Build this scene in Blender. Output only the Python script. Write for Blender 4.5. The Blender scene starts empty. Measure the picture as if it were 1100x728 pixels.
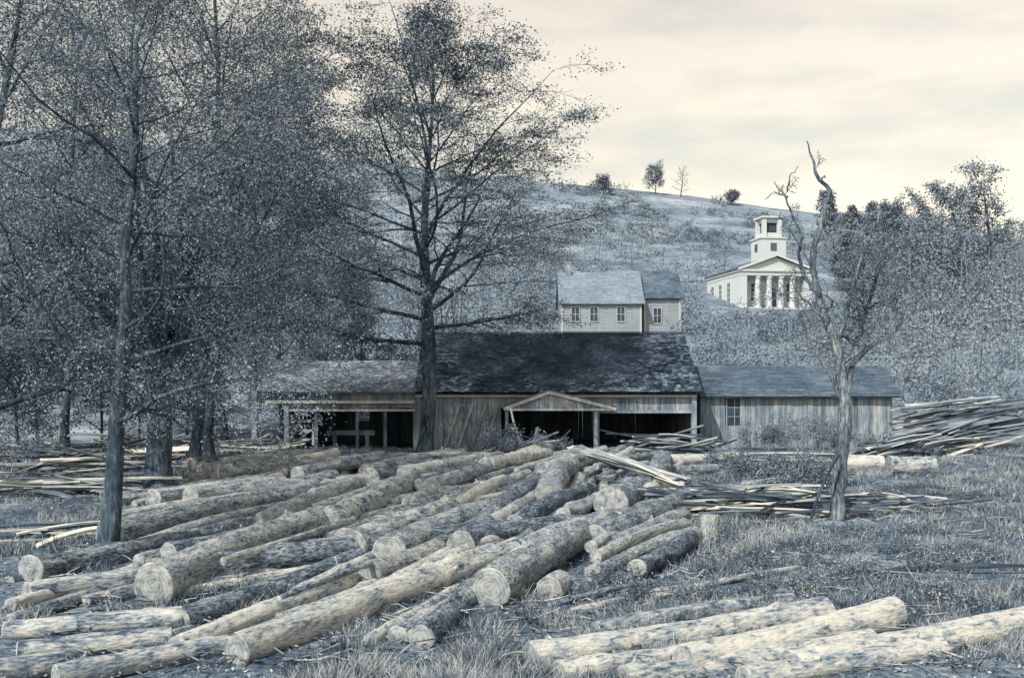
import bpy, math, random
import numpy as np
from mathutils import Vector, Matrix, noise as mn

scene = bpy.context.scene
scene.view_settings.view_transform = 'Standard'
scene.view_settings.look = 'None'
scene.view_settings.exposure = 0
COL = scene.collection

# ---------------------------------------------------------------- survey of the yard
EYE = 2.8; F = 1100.0; HOR = 410.0
def bx(b, D): return (b-550.0)/F*D            # bearing -> easting at a distance
def hz_(e, D): return EYE-(e-HOR)/F*D         # elevation reading -> height at a distance
def gd(e, z=0.0): return (EYE-z)*F/(e-HOR)    # distance of a spot on the yard

def ridge(x): return np.interp(x, [-300,-125,-60,11,45,80,102,150,300],[70,66,60,52,48.5,44,40,36,30])
def prof(y): return np.interp(y,[50,60,70,80,95,110,125,140,155,170,200,225,250,275,300,600],
                              [0,.03,.075,.125,.155,.182,.215,.262,.33,.42,.60,.80,.985,1.02,.98,.6])
def terr(x, y):
    z = float(ridge(x)*prof(y))
    return z + (0 if y < 54 else 0.6*mn.noise(Vector((x*.03, y*.03, 0)))+.25*mn.noise(Vector((x*.12, y*.12, 3))))

# ---------------------------------------------------------------- colour + materials
def tone(v, a=1.0):
    v = v*1.2 if v < .35 else v*(1.2-.2*min(1,(v-.35)/.25))
    w = min(1, v/0.5)
    return (v*(0.57+0.46*w), v*(0.94+0.06*w), v*(1.42-0.53*w), a)

def new_mat(name):
    m = bpy.data.materials.new(name); m.use_nodes = True
    nt = m.node_tree
    for n in list(nt.nodes): nt.nodes.remove(n)
    return m, nt, nt.nodes, nt.links

def ramp_mat(name, stops, s1=(8,8,8), s2=(1.3,1.3,1.3), bump=0.3, bdist=0.02, rough=.9, attr=0.0, rnd=0.0,
             lo=.33, hi=.67, mixw=.5, transl=0.0, patch=None, cols=None):
    m, nt, N, L = new_mat(name)
    out = N.new('ShaderNodeOutputMaterial')
    tc = N.new('ShaderNodeTexCoord')
    oi = N.new('ShaderNodeObjectInfo') if rnd else None
    def nz(s, det):
        src = tc.outputs['Object']
        if rnd:   # each piece of timber gets its own grain
            va = N.new('ShaderNodeVectorMath'); va.operation = 'ADD'
            L.new(src, va.inputs[0]); L.new(oi.outputs['Location'], va.inputs[1]); src = va.outputs[0]
        mp = N.new('ShaderNodeMapping'); mp.inputs['Scale'].default_value = s
        L.new(src, mp.inputs['Vector'])
        n = N.new('ShaderNodeTexNoise'); n.inputs['Scale'].default_value = 1; n.inputs['Detail'].default_value = det
        n.inputs['Roughness'].default_value = .66
        L.new(mp.outputs['Vector'], n.inputs['Vector']); return n
    n1 = nz(s1, 5 if transl is not None else 2); n2 = nz(s2, 3 if transl is not None else 1)
    def math_(op, a, b):
        q = N.new('ShaderNodeMath'); q.operation = op
        for i, v in enumerate((a, b)):
            if isinstance(v, (int, float)): q.inputs[i].default_value = v
            else: L.new(v, q.inputs[i])
        return q.outputs[0]
    v = math_('ADD', math_('MULTIPLY', n1.outputs['Fac'], mixw), math_('MULTIPLY', n2.outputs['Fac'], 1-mixw))
    mr = N.new('ShaderNodeMapRange'); mr.inputs[1].default_value = lo; mr.inputs[2].default_value = hi
    L.new(v, mr.inputs[0]); v = mr.outputs[0]
    if patch:
        n3 = nz(patch, 5)
        pr = N.new('ShaderNodeMapRange'); pr.inputs[1].default_value = .50; pr.inputs[2].default_value = .66
        pr.inputs[3].default_value = 0; pr.inputs[4].default_value = -.36
        L.new(n3.outputs['Fac'], pr.inputs[0]); v = math_('ADD', v, pr.outputs[0])
    if attr:
        a = N.new('ShaderNodeAttribute'); a.attribute_name = 'tone'
        v = math_('ADD', v, math_('MULTIPLY', math_('SUBTRACT', a.outputs['Fac'], .5), attr))
    if rnd:
        v = math_('ADD', v, math_('MULTIPLY', math_('SUBTRACT', oi.outputs['Random'], .5), rnd))
    r = N.new('ShaderNodeValToRGB')
    el = r.color_ramp.elements
    while len(el) < len(stops): el.new(.5)
    for i, (p, t) in enumerate(stops):
        el[i].position = p; el[i].color = tone(t) if cols is None else cols[i]
    L.new(v, r.inputs[0])
    if transl is None:
        d = N.new('ShaderNodeBsdfDiffuse'); L.new(r.outputs[0], d.inputs[0]); L.new(d.outputs[0], out.inputs[0])
        return m
    p = N.new('ShaderNodeBsdfPrincipled'); p.inputs['Roughness'].default_value = rough
    p.inputs['Specular IOR Level'].default_value = .12
    L.new(r.outputs[0], p.inputs['Base Color'])
    if bump:
        b = N.new('ShaderNodeBump'); b.inputs['Strength'].default_value = bump; b.inputs['Distance'].default_value = bdist
        L.new(n1.outputs['Fac'], b.inputs['Height']); L.new(b.outputs[0], p.inputs['Normal'])
    L.new(p.outputs[0], out.inputs[0])
    return m

M_bark = ramp_mat('log_bark', [(0,.035),(.3,.11),(.65,.27),(1,.46)], (34,34,11), (7,7,2.5), 1.0, .045, rnd=.5, lo=.36, hi=.62, mixw=.6)
M_barkl = ramp_mat('log_bark_pale', [(0,.07),(.3,.22),(.62,.42),(1,.58)], (32,32,9), (6,6,1.8), .9, .035, rnd=.35, lo=.33, hi=.64, mixw=.55, patch=(8,8,5))
M_trunk = ramp_mat('tree_bark', [(0,.02),(.5,.06),(1,.16)], (14,14,4), (2,2,1), .9, .04, lo=.38, hi=.62)
M_snag = ramp_mat('snag_bark', [(0,.03),(.5,.12),(1,.34)], (22,22,6), (3,3,1), 1, .05, lo=.38, hi=.62)
M_leaf = ramp_mat('leaf', [(0,.06),(.5,.15),(1,.30)], (3,3,3), (.5,.5,.5), 0, attr=.7, transl=None)
M_leafd = ramp_mat('leaf_dark', [(0,.06),(.5,.15),(1,.28)], (3,3,3), (.4,.4,.4), 0, attr=.7, transl=None)
M_far = ramp_mat('far_foliage', [(0,.13),(.5,.18),(1,.25)], (.5,.5,.5), (.05,.05,.05), 0, attr=.4, transl=None)  # paler base colour carries the aerial haze over the far woods
M_fartrunk = ramp_mat('far_trunk', [(0,.12),(1,.2)], (2,2,2), (.2,.2,.2), 0, transl=None)  # trunks lightened in colour to stand in for distance haze
M_ground = ramp_mat('yard_ground', [(0,.04),(.35,.09),(.65,.17),(1,.32)], (9,9,9), (.45,.45,.45), .8, .05, lo=.37, hi=.63)
M_hill = ramp_mat('hill_grass', [(0,.09),(.35,.15),(.65,.21),(1,.29)], (.5,1.3,.8), (.06,.16,.1), .3, .3, lo=.38, hi=.62)  # aerial haze on the hillside is put into this lighter colour
M_grass = ramp_mat('grass', [(0,.04),(.5,.12),(1,.32)], (6,6,6), (.7,.7,.7), 0, attr=.9, transl=None, lo=.37, hi=.61)
M_chip = ramp_mat('wood_chip', [(0,.05),(.5,.15),(1,.4)], (6,6,6), (1,1,1), 0, attr=1.1, transl=None)
M_board = ramp_mat('weathered_board', [(0,.08),(.4,.17),(.7,.26),(1,.36)], (14,14,1.5), (1.2,1.2,.6), .4, .01, attr=.35)
M_boardshade = ramp_mat('shaded_board', [(0,.03),(.5,.08),(1,.16)], (14,14,1.5), (1.2,1.2,.6), .4, .01, attr=.5)  # board wood darkened in colour for the shade inside the mill
M_plank = ramp_mat('plank_wood', [(0,.06),(.4,.19),(.7,.36),(1,.58)], (20,20,1.5), (3,3,.5), .3, .006, rnd=1.1)
M_plankm = ramp_mat('slab_wood', [(0,.04),(.4,.13),(.75,.26),(1,.46)], (20,20,1.5), (3,3,.5), .3, .006, rnd=1.2)
M_plankd = ramp_mat('old_plank_wood', [(0,.04),(.4,.10),(.7,.19),(1,.36)], (20,20,1.5), (3,3,.5), .3, .006, rnd=1.1)
M_shdark = ramp_mat('mossy_shingle', [(0,.02),(.4,.05),(.7,.10),(1,.2)], (5,5,9), (.9,.9,.9), .5, .02, attr=.9)
M_shlight = ramp_mat('grey_shingle', [(0,.09),(.45,.18),(1,.34)], (9,9,9), (.8,.8,.8), .5, .02, attr=.6)
M_shhouse = ramp_mat('house_shingle', [(0,.14),(.45,.18),(1,.24)], (3,3,3), (.4,.4,.4), .3, .02, attr=.3)
M_shmid = ramp_mat('slate_roofing', [(0,.06),(.45,.09),(1,.15)], (9,9,9), (.8,.8,.8), .4, .02, attr=.5)
M_white = ramp_mat('white_paint', [(0,.5),(1,.62)], (3,3,3), (.5,.5,.5), .1, .01, cols=[(.44,.48,.50,1),(.51,.55,.56,1)])
M_trim = ramp_mat('pale_trim', [(0,.26),(1,.4)], (6,6,6), (1,1,1), .1, .01)
M_clap = ramp_mat('clapboard', [(0,.2),(1,.29)], (3,3,12), (.6,.6,.6), .3, .02, attr=.3)
M_glass = ramp_mat('window_glass', [(0,.025),(1,.07)], (3,3,3), (1,1,1), 0, rough=.25)

def ring_mat():
    m, nt, N, L = new_mat('sawn_end')
    out = N.new('ShaderNodeOutputMaterial'); tc = N.new('ShaderNodeTexCoord')
    sx = N.new('ShaderNodeSeparateXYZ'); L.new(tc.outputs['Object'], sx.inputs[0])
    cx = N.new('ShaderNodeCombineXYZ'); L.new(sx.outputs[0], cx.inputs[0]); L.new(sx.outputs[1], cx.inputs[1])
    ln = N.new('ShaderNodeVectorMath'); ln.operation = 'LENGTH'; L.new(cx.outputs[0], ln.inputs[0])
    ns = N.new('ShaderNodeTexNoise'); ns.inputs['Scale'].default_value = 5; L.new(tc.outputs['Object'], ns.inputs['Vector'])
    a = N.new('ShaderNodeMath'); a.operation = 'MULTIPLY_ADD'; L.new(ns.outputs['Fac'], a.inputs[0]); a.inputs[1].default_value = .09; L.new(ln.outputs['Value'], a.inputs[2])
    b = N.new('ShaderNodeMath'); b.operation = 'MULTIPLY'; L.new(a.outputs[0], b.inputs[0]); b.inputs[1].default_value = 130
    s = N.new('ShaderNodeMath'); s.operation = 'SINE'; L.new(b.outputs[0], s.inputs[0])
    n2 = N.new('ShaderNodeTexNoise'); n2.inputs['Scale'].default_value = 8; n2.inputs['Detail'].default_value = 6; n2.inputs['Roughness'].default_value = .65
    oi = N.new('ShaderNodeObjectInfo'); va = N.new('ShaderNodeVectorMath'); va.operation = 'ADD'
    L.new(tc.outputs['Object'], va.inputs[0]); L.new(oi.outputs['Location'], va.inputs[1]); L.new(va.outputs[0], n2.inputs['Vector'])
    c = N.new('ShaderNodeMath'); c.operation = 'MULTIPLY_ADD'; L.new(s.outputs[0], c.inputs[0]); c.inputs[1].default_value = .045; L.new(n2.outputs['Fac'], c.inputs[2])
    r = N.new('ShaderNodeValToRGB'); e = r.color_ramp.elements
    e[0].position = .30; e[0].color = tone(.09); e[1].position = .72; e[1].color = tone(.38)
    L.new(c.outputs[0], r.inputs[0])
    p = N.new('ShaderNodeBsdfPrincipled'); p.inputs['Roughness'].default_value = .9; p.inputs['Specular IOR Level'].default_value = .1
    L.new(r.outputs[0], p.inputs['Base Color']); L.new(p.outputs[0], out.inputs[0])
    return m
M_ring = ring_mat()

# ---------------------------------------------------------------- mesh helpers
class MB:
    def __init__(s): s.v = []; s.f = []; s.t = []
    def add(s, vs, fs, t=.5):
        b = len(s.v); s.v.extend([tuple(v) for v in vs])
        for f in fs: s.f.append(tuple(i+b for i in f)); s.t.append(t)
    def box(s, x0,x1,y0,y1,z0,z1, t=.5, M=None):
        vs = [Vector(c) for c in ((x0,y0,z0),(x1,y0,z0),(x1,y1,z0),(x0,y1,z0),(x0,y0,z1),(x1,y0,z1),(x1,y1,z1),(x0,y1,z1))]
        if M is not None: vs = [M @ v for v in vs]
        s.add(vs, [(0,3,2,1),(4,5,6,7),(0,1,5,4),(1,2,6,5),(2,3,7,6),(3,0,4,7)], t)
    def beam(s, a, b, w, h, t=.5):
        a = Vector(a); b = Vector(b); q = (b-a).to_track_quat('Z','Y').to_matrix().to_4x4(); q.translation = a
        s.box(-w/2,w/2,-h/2,h/2,0,(b-a).length,t,q)
    def prism(s, pts, y0, y1, t=.5):   # pts in xz
        n = len(pts)
        vs = [(x,y0,z) for x,z in pts]+[(x,y1,z) for x,z in pts]
        fs = [tuple(range(n)), tuple(range(2*n-1,n-1,-1))]+[(i,i+n,(i+1)%n+n,(i+1)%n) for i in range(n)]
        s.add(vs, fs, t)
    def tube(s, pts, rad, sides=6, t=.5, cap=False):
        base = len(s.v); u = None; n = len(pts)
        cs = [(math.cos(2*math.pi*k/sides), math.sin(2*math.pi*k/sides)) for k in range(sides)]
        for i in range(n):
            d = (pts[min(i+1,n-1)]-pts[max(i-1,0)]).normalized()
            if u is None:
                ref = Vector((0,0,1)) if abs(d.z) < .9 else Vector((1,0,0)); u = d.cross(ref).normalized()
            else:
                u = (u-d*u.dot(d)).normalized()
            w = d.cross(u); p = pts[i]; r = rad[i]
            for c, q in cs:
                s.v.append((p.x+(u.x*c+w.x*q)*r, p.y+(u.y*c+w.y*q)*r, p.z+(u.z*c+w.z*q)*r))
        for i in range(n-1):
            for k in range(sides):
                a = base+i*sides+k; b = base+i*sides+(k+1)%sides
                s.f.append((a,b,b+sides,a+sides)); s.t.append(t)
        if cap:
            s.f.append(tuple(base+(n-1)*sides+k for k in range(sides))); s.t.append(t)
            s.f.append(tuple(base+k for k in reversed(range(sides)))); s.t.append(t)
    def build(s, name, mat, parent=None, origin=(0,0,0), smooth=False):
        me = bpy.data.meshes.new(name)
        o = Vector(origin)
        me.from_pydata([(a-o.x,b-o.y,c-o.z) for a,b,c in s.v], [], s.f)
        at = me.attributes.new('tone','FLOAT','FACE'); at.data.foreach_set('value', s.t)
        me.materials.append(mat)
        if smooth: me.polygons.foreach_set('use_smooth', [True]*len(me.polygons))
        me.update()
        ob = bpy.data.objects.new(name, me); COL.objects.link(ob)
        if parent is not None: ob.parent = parent
        else: ob.location = o
        return ob

def quads(name, V, T, mat, parent=None, k=4):
    V = np.asarray(V, dtype=np.float32); n = len(V)//k
    me = bpy.data.meshes.new(name)
    me.vertices.add(n*k); me.vertices.foreach_set('co', V.ravel())
    me.loops.add(n*k); me.loops.foreach_set('vertex_index', np.arange(n*k, dtype=np.int32))
    me.polygons.add(n); me.polygons.foreach_set('loop_start', np.arange(0,n*k,k,dtype=np.int32))
    me.polygons.foreach_set('loop_total', np.full(n,k,dtype=np.int32))
    me.update(calc_edges=True)
    at = me.attributes.new('tone','FLOAT','FACE'); at.data.foreach_set('value', np.asarray(T,dtype=np.float32))
    me.materials.append(mat)
    ob = bpy.data.objects.new(name, me); COL.objects.link(ob)
    if parent is not None: ob.parent = parent
    return ob

def leafcloud(A, per, spread, size, seed, upbias=.9, T=None):
    g = np.random.default_rng(seed)
    A = np.asarray(A, dtype=np.float64); n = len(A)
    at = g.random(n) if T is None else T
    sp = np.array(spread)
    C = np.repeat(A, per, axis=0)+g.normal(0,1,(n*per,3))*sp
    t = np.clip(np.repeat(at, per)*.65+g.random(n*per)*.35, 0, 1)
    N = g.normal(0,1,C.shape)+np.array([0,0,upbias]); N /= np.linalg.norm(N,axis=1)[:,None]
    R = g.normal(0,1,C.shape); U = np.cross(N,R); U /= np.linalg.norm(U,axis=1)[:,None]
    W = np.cross(N,U)
    sz = np.repeat(size, per) if isinstance(size, np.ndarray) else size
    s = (sz*(.6+.8*g.random(len(C))))[:,None]
    V = np.stack([C-U*s, C-W*s*.5+U*s*.1, C+U*s, C+W*s*.5+U*s*.1], axis=1).reshape(-1,3)
    return V, t

def tag(o, label, cat, group=None, kind=None):
    o['label'] = label; o['category'] = cat
    if group: o['group'] = group
    if kind: o['kind'] = kind
    return o
def empty(name, loc, rot=0):
    e = bpy.data.objects.new(name, None); e.location = loc; e.rotation_euler = (0,0,rot); e.empty_display_size = .3
    COL.objects.link(e); return e

# ---------------------------------------------------------------- ground & hill
def build_ground():
    xs = np.concatenate([np.linspace(-900,-40,12), np.linspace(-36,36,160), np.linspace(40,900,12)])
    ys = np.concatenate([np.linspace(-60,4,6), np.linspace(5,58,150), np.linspace(62,900,10)])
    vs = []
    for y in ys:
        for x in xs:
            z = 0
            if -36 <= x <= 36 and 4 < y < 58:
                z = .07*mn.noise(Vector((x*.6,y*.6,0)))+.03*mn.noise(Vector((x*2.3,y*2.3,5)))
            vs.append((x,y,z-(.3 if y > 60 else 0)))
    nx = len(xs)
    fs = [(j*nx+i, j*nx+i+1, (j+1)*nx+i+1, (j+1)*nx+i) for j in range(len(ys)-1) for i in range(nx-1)]
    mb = MB(); mb.v = vs; mb.f = fs; mb.t = [.5]*len(fs)
    o = mb.build('ground', M_ground, smooth=True)
    tag(o, 'trampled earth and grass of the log yard', 'ground', kind='structure')
    xs = np.linspace(-320,320,170); ys = np.concatenate([np.linspace(49,300,120), np.linspace(310,700,20)])
    nx = len(xs)
    vs = [(x,y,terr(x,y)-(.25 if y < 51 else 0)) for y in ys for x in xs]
    fs = [(j*nx+i, j*nx+i+1, (j+1)*nx+i+1, (j+1)*nx+i) for j in range(len(ys)-1) for i in range(nx-1)]
    mb = MB(); mb.v = vs; mb.f = fs; mb.t = [.5]*len(fs)
    o = mb.build('hill', M_hill, smooth=True)
    tag(o, 'grassy hillside rising behind the mill', 'hill', kind='structure')
build_ground()

# ---------------------------------------------------------------- trees
def grow(R, mb, tips, p, d, L, r, lev, P):
    n = P['seg'][lev]; pts = [p.copy()]; rad = [r]; cur = p.copy(); dr = d.normalized(); st = L/n; dirs = [dr]
    for i in range(n):
        w = P['wob'][lev]
        dr = (dr+Vector((R.gauss(0,w),R.gauss(0,w),R.gauss(0,w)*P.get('wz',1)+P['up'][lev]))).normalized()
        cur = cur+dr*st; pts.append(cur.copy()); dirs.append(dr)
        rad.append(max(r*(1-(i+1)/n*P['tap'][lev]), P['rmin']))
    if lev == 0: rad[0] *= 1.35
    mb.tube(pts, rad, P['sides'][lev])
    if lev >= P['max']:
        tips.extend(pts[1:]); return
    if lev == P['max']-1: tips.extend(pts[len(pts)//2:])
    k = P['kids'][lev]; s0 = P['start'][lev]; az = R.random()*6.28
    for j in range(k):
        t = s0+(1-s0)*(j+R.random())/k; q = min(t,.999)*n; i = int(q); fr = q-i
        pp = pts[i].lerp(pts[i+1], fr); dd = dirs[i+1]
        rr = rad[i]+(rad[i+1]-rad[i])*fr
        az += 2.4+R.uniform(-.4,.4)
        ref = Vector((0,0,1)) if abs(dd.z) < .95 else Vector((1,0,0))
        u = dd.cross(ref).normalized(); w = dd.cross(u)
        tt = (t-s0)/(1-s0)
        an = P['ang'][lev](tt)*R.uniform(.8,1.2)
        cd = dd*math.cos(an)+(u*math.cos(az)+w*math.sin(az))*math.sin(an)
        if lev >= 1: cd.z *= P.get('flat',1)
        ln = (P['len0'](tt) if lev == 0 else L*P['ratio'][lev]*(1-.45*t))*R.uniform(.75,1.2)
        grow(R, mb, tips, pp, cd, ln, rr*P['rr'][lev]*R.uniform(.8,1.1), lev+1, P)

def base_P(**k):
    P = dict(seg=[12,8,5,4], wob=[.05,.13,.2,.28], up=[.02,.05,.03,.0], tap=[.85,.88,.9,.9], sides=[12,7,4,3],
             rmin=.007, max=3, kids=[16,8,6], start=[.3,.22,.15], ang=[lambda t:1.15-.6*t, lambda t:.8, lambda t:.8],
             len0=lambda t:6-3*t, ratio=[0,.55,.5], rr=[.5,.5,.5], flat=.7)
    P.update(k); return P

def finish_tree(mb, tips, loc, seed, per, spread, lsize, leafmat, label, group, bark, open_=.12, fq=.55):
    e = empty('tree', loc)
    mb.build('trunk', bark, e, smooth=True)
    R = random.Random(seed); pts = []; T = []
    for p in tips:   # clumpy foliage with open gaps, light and dark clumps
        if mn.noise(p*fq+Vector((seed,0,0))) > -open_ or R.random() < .15:
            pts.append(tuple(p)); T.append(min(1,max(0,.5+1.1*mn.noise(p*.8+Vector((0,seed,0)))+R.gauss(0,.1))))
    V, t = leafcloud(pts, per, spread, lsize, seed, T=np.array(T))
    quads('crown', V, t, leafmat, e)
    tag(e, label, 'tree', group)
    return e

def tree(x, y, z, h, r, P, seed, per, spread, lsize, leafmat, label, lean=(0,0), group=None, bark=M_trunk, open_=.2):
    R = random.Random(seed); mb = MB(); tips = []
    grow(R, mb, tips, Vector((0,0,-.15)), Vector((lean[0],lean[1],1)), h, r, 0, P)
    return finish_tree(mb, tips, (x,y,z), seed, per, spread, lsize, leafmat, label, group, bark, open_)

def forked_tree(x, y, fork, r, limbs, seed, per, spread, lsize, leafmat, label, group=None, kids=(12,7), open_=.12, lean=(0,0), up=.045, flat=.6):
    """clear bole that divides into rising limbs; limbs: (height, azimuth, angle off plumb, length, relative radius)"""
    R = random.Random(seed); mb = MB(); tips = []
    n = 10; pts = []; rad = []
    for i in range(n+1):
        z = -.15+(fork+.6)*i/n
        pts.append(Vector((lean[0]*z+R.uniform(-.03,.03), lean[1]*z+R.uniform(-.03,.03), z))); rad.append(r*(1.35-.35*min(1,i/1.5))*(1-.25*i/n))
    mb.tube(pts, rad, 12)
    P = base_P(seg=[0,11,7,4], wob=[0,.10,.17,.26], up=[0,up,.0,-.02], kids=[0,kids[0],kids[1]], start=[0,.16,.1], ratio=[0,.42,.45],
               ang=[None,lambda t:.85,lambda t:.8], rr=[0,.45,.5], tap=[0,.9,.9,.9], flat=flat)
    for (h_,az,an,ln,rr) in limbs:
        i = min(n-1, max(0,int((h_+.15)/(fork+.6)*n))); p = pts[i].copy(); p.z = min(h_, fork+.4)
        d = Vector((math.cos(az)*math.sin(an), math.sin(az)*math.sin(an), math.cos(an)))
        grow(R, mb, tips, p, d, ln, r*rr, 1, P)
    return finish_tree(mb, tips, (x,y,0), seed, per, spread, lsize, leafmat, label, group, M_trunk, open_)

# broad tree: a leader with tiers of wide, nearly level sprays and a few rising side limbs
def broad_tree():
    R = random.Random(11); mb = MB(); tips = []
    lead = []; rad = []; HT = 14.4
    for i in range(19):
        z = -.15+HT*i/18
        lead.append(Vector((.14*math.sin(z*.55)+.04*z*.4, .1*math.sin(z*.8), z)))
        rad.append(max(.025, (.27*(1.4-.4*min(1,i/1.2)))*(1-max(0,z-3.5)/(HT-3.2))))
    mb.tube(lead, rad, 12)
    P = base_P(seg=[0,10,7,4], wob=[0,.12,.17,.25], up=[0,.02,-.01,-.03], kids=[0,13,7], start=[0,.18,.1], ratio=[0,.41,.45],
               ang=[None,lambda t:.75,lambda t:.8], rr=[0,.5,.5], tap=[0,.9,.9,.9], flat=.35, wz=.55)
    az = .2
    N_ = 34
    for k in range(N_):
        z = 4.2+ (HT-.6-4.2)*(k/(N_-1))
        az += 2.4+R.uniform(-.3,.3)
        i = min(17, int((z+.15)/HT*18)); fr = (z+.15)/HT*18-i; p = lead[i].lerp(lead[i+1], fr)
        t = (z-4.2)/(HT-5)
        ln = np.interp(t,[0,.15,.4,.65,.85,1],[6.4,7.5,7.6,6.4,4.6,2.6])*R.uniform(.85,1.1)
        an = np.interp(t,[0,.3,.6,1],[1.36,1.15,.95,.5])*R.uniform(.88,1.1)
        if k % 4 == 1 and t < .55: an *= .5; ln *= 1.14
        d = Vector((math.cos(az)*math.sin(an), math.sin(az)*math.sin(an), math.cos(an)))
        grow(R, mb, tips, p, d, ln, max(.035,rad[i]*(.5 if k % 4 == 1 else .36)), 1, P)
    finish_tree(mb, tips, (bx(456,38),38,0), 11, 8, (.26,.26,.08), .048, M_leaf, 'tall broad spreading tree before the open mill front', None, M_trunk, .14, .6)
broad_tree()

LG = 'shade trees at the edge of the yard'
tree(bx(112,16), 16, 0, 10.5, .16,
     base_P(kids=[32,10,6], start=[.22,.2,.1], len0=lambda t:4.2-1.5*t, ang=[lambda t:1.4-.6*t, lambda t:.8, lambda t:.9], up=[.01,.02,-.02,-.06], rmin=.0045, wob=[.10,.13,.2,.28], flat=.5, rr=[.45,.5,.5], tap=[.95,.88,.9,.9]),
     21, 13, (.18,.18,.10), .021, M_leafd, 'slender dark tree with twiggy spreading crown', group=LG, open_=.28)
forked_tree(bx(171,27), 27, 3.4, .36, [(2.2+.14*i, i*2.4, .25+1.05*((i*7)%10)/10, 9.5-3.5*((i*7)%10)/10, .30) for i in range(20)], 22, 9, (.24,.24,.11), .036, M_leafd,
     'thick trunked shade tree with dense crown', LG, kids=(12,7), open_=.26)
tree(bx(207,33), 33, 0, 17, .19,
     base_P(kids=[22,9,6], start=[.2,.2,.1], len0=lambda t:5.8-2.4*t), 23, 8, (.3,.3,.13), .043, M_leafd,
     'slim tree among scattered lumber', lean=(.03,0), group=LG, open_=.2)
tree(bx(226,35), 35, 0, 13.5, .19,
     base_P(kids=[22,9,6], start=[.2,.2,.1], len0=lambda t:5.4-2.4*t), 24, 8, (.3,.3,.13), .045, M_leafd,
     'slim tree beside the mill wing post', lean=(-.04,0), group=LG, open_=.2)
tree(bx(-40,24), 24, 0, 15, .2,
     base_P(kids=[22,9,6], start=[.1,.2,.1], len0=lambda t:5.8-2.0*t, ang=[lambda t:1.4-.7*t, lambda t:.8, lambda t:.9]),
     25, 9, (.24,.24,.12), .034, M_leafd, 'leafy tree with low hanging branches', group=LG, open_=.22)
tree(bx(70,38), 38, 0, 17, .17,
     base_P(kids=[20,9,6], start=[.10,.2,.1], len0=lambda t:6-2.4*t), 26, 8, (.3,.3,.16), .052, M_leafd,
     'leafy tree behind the piled boards', group=LG, open_=.25)
tree(bx(305,48), 48, 0, 16, .15,
     base_P(kids=[18,9,6], start=[.25,.2,.1], len0=lambda t:6-2.6*t), 27, 7, (.35,.35,.18), .068, M_leaf,
     'thin tree rising behind the mill wing', group=LG, open_=.25)
for i,(b,y,h) in enumerate([(40,42,6.5),(110,45,6),(150,47,6.5),(200,46,6),(245,47,6.5),(270,52,8),(20,33,4.5),(130,50,8),(-20,40,7),(335,53,7),(390,55,7.5)]):
    tree(bx(b,y), y, 0, h, .07, base_P(kids=[14,7,5], start=[.08,.2,.1], len0=lambda t:3.2-1.6*t, sides=[6,4,3,3]), 500+i, 8, (.24,.24,.16), .056, M_leafd,
         'bushy young tree under the shade trees', group='young trees behind the yard', open_=.3)

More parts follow.
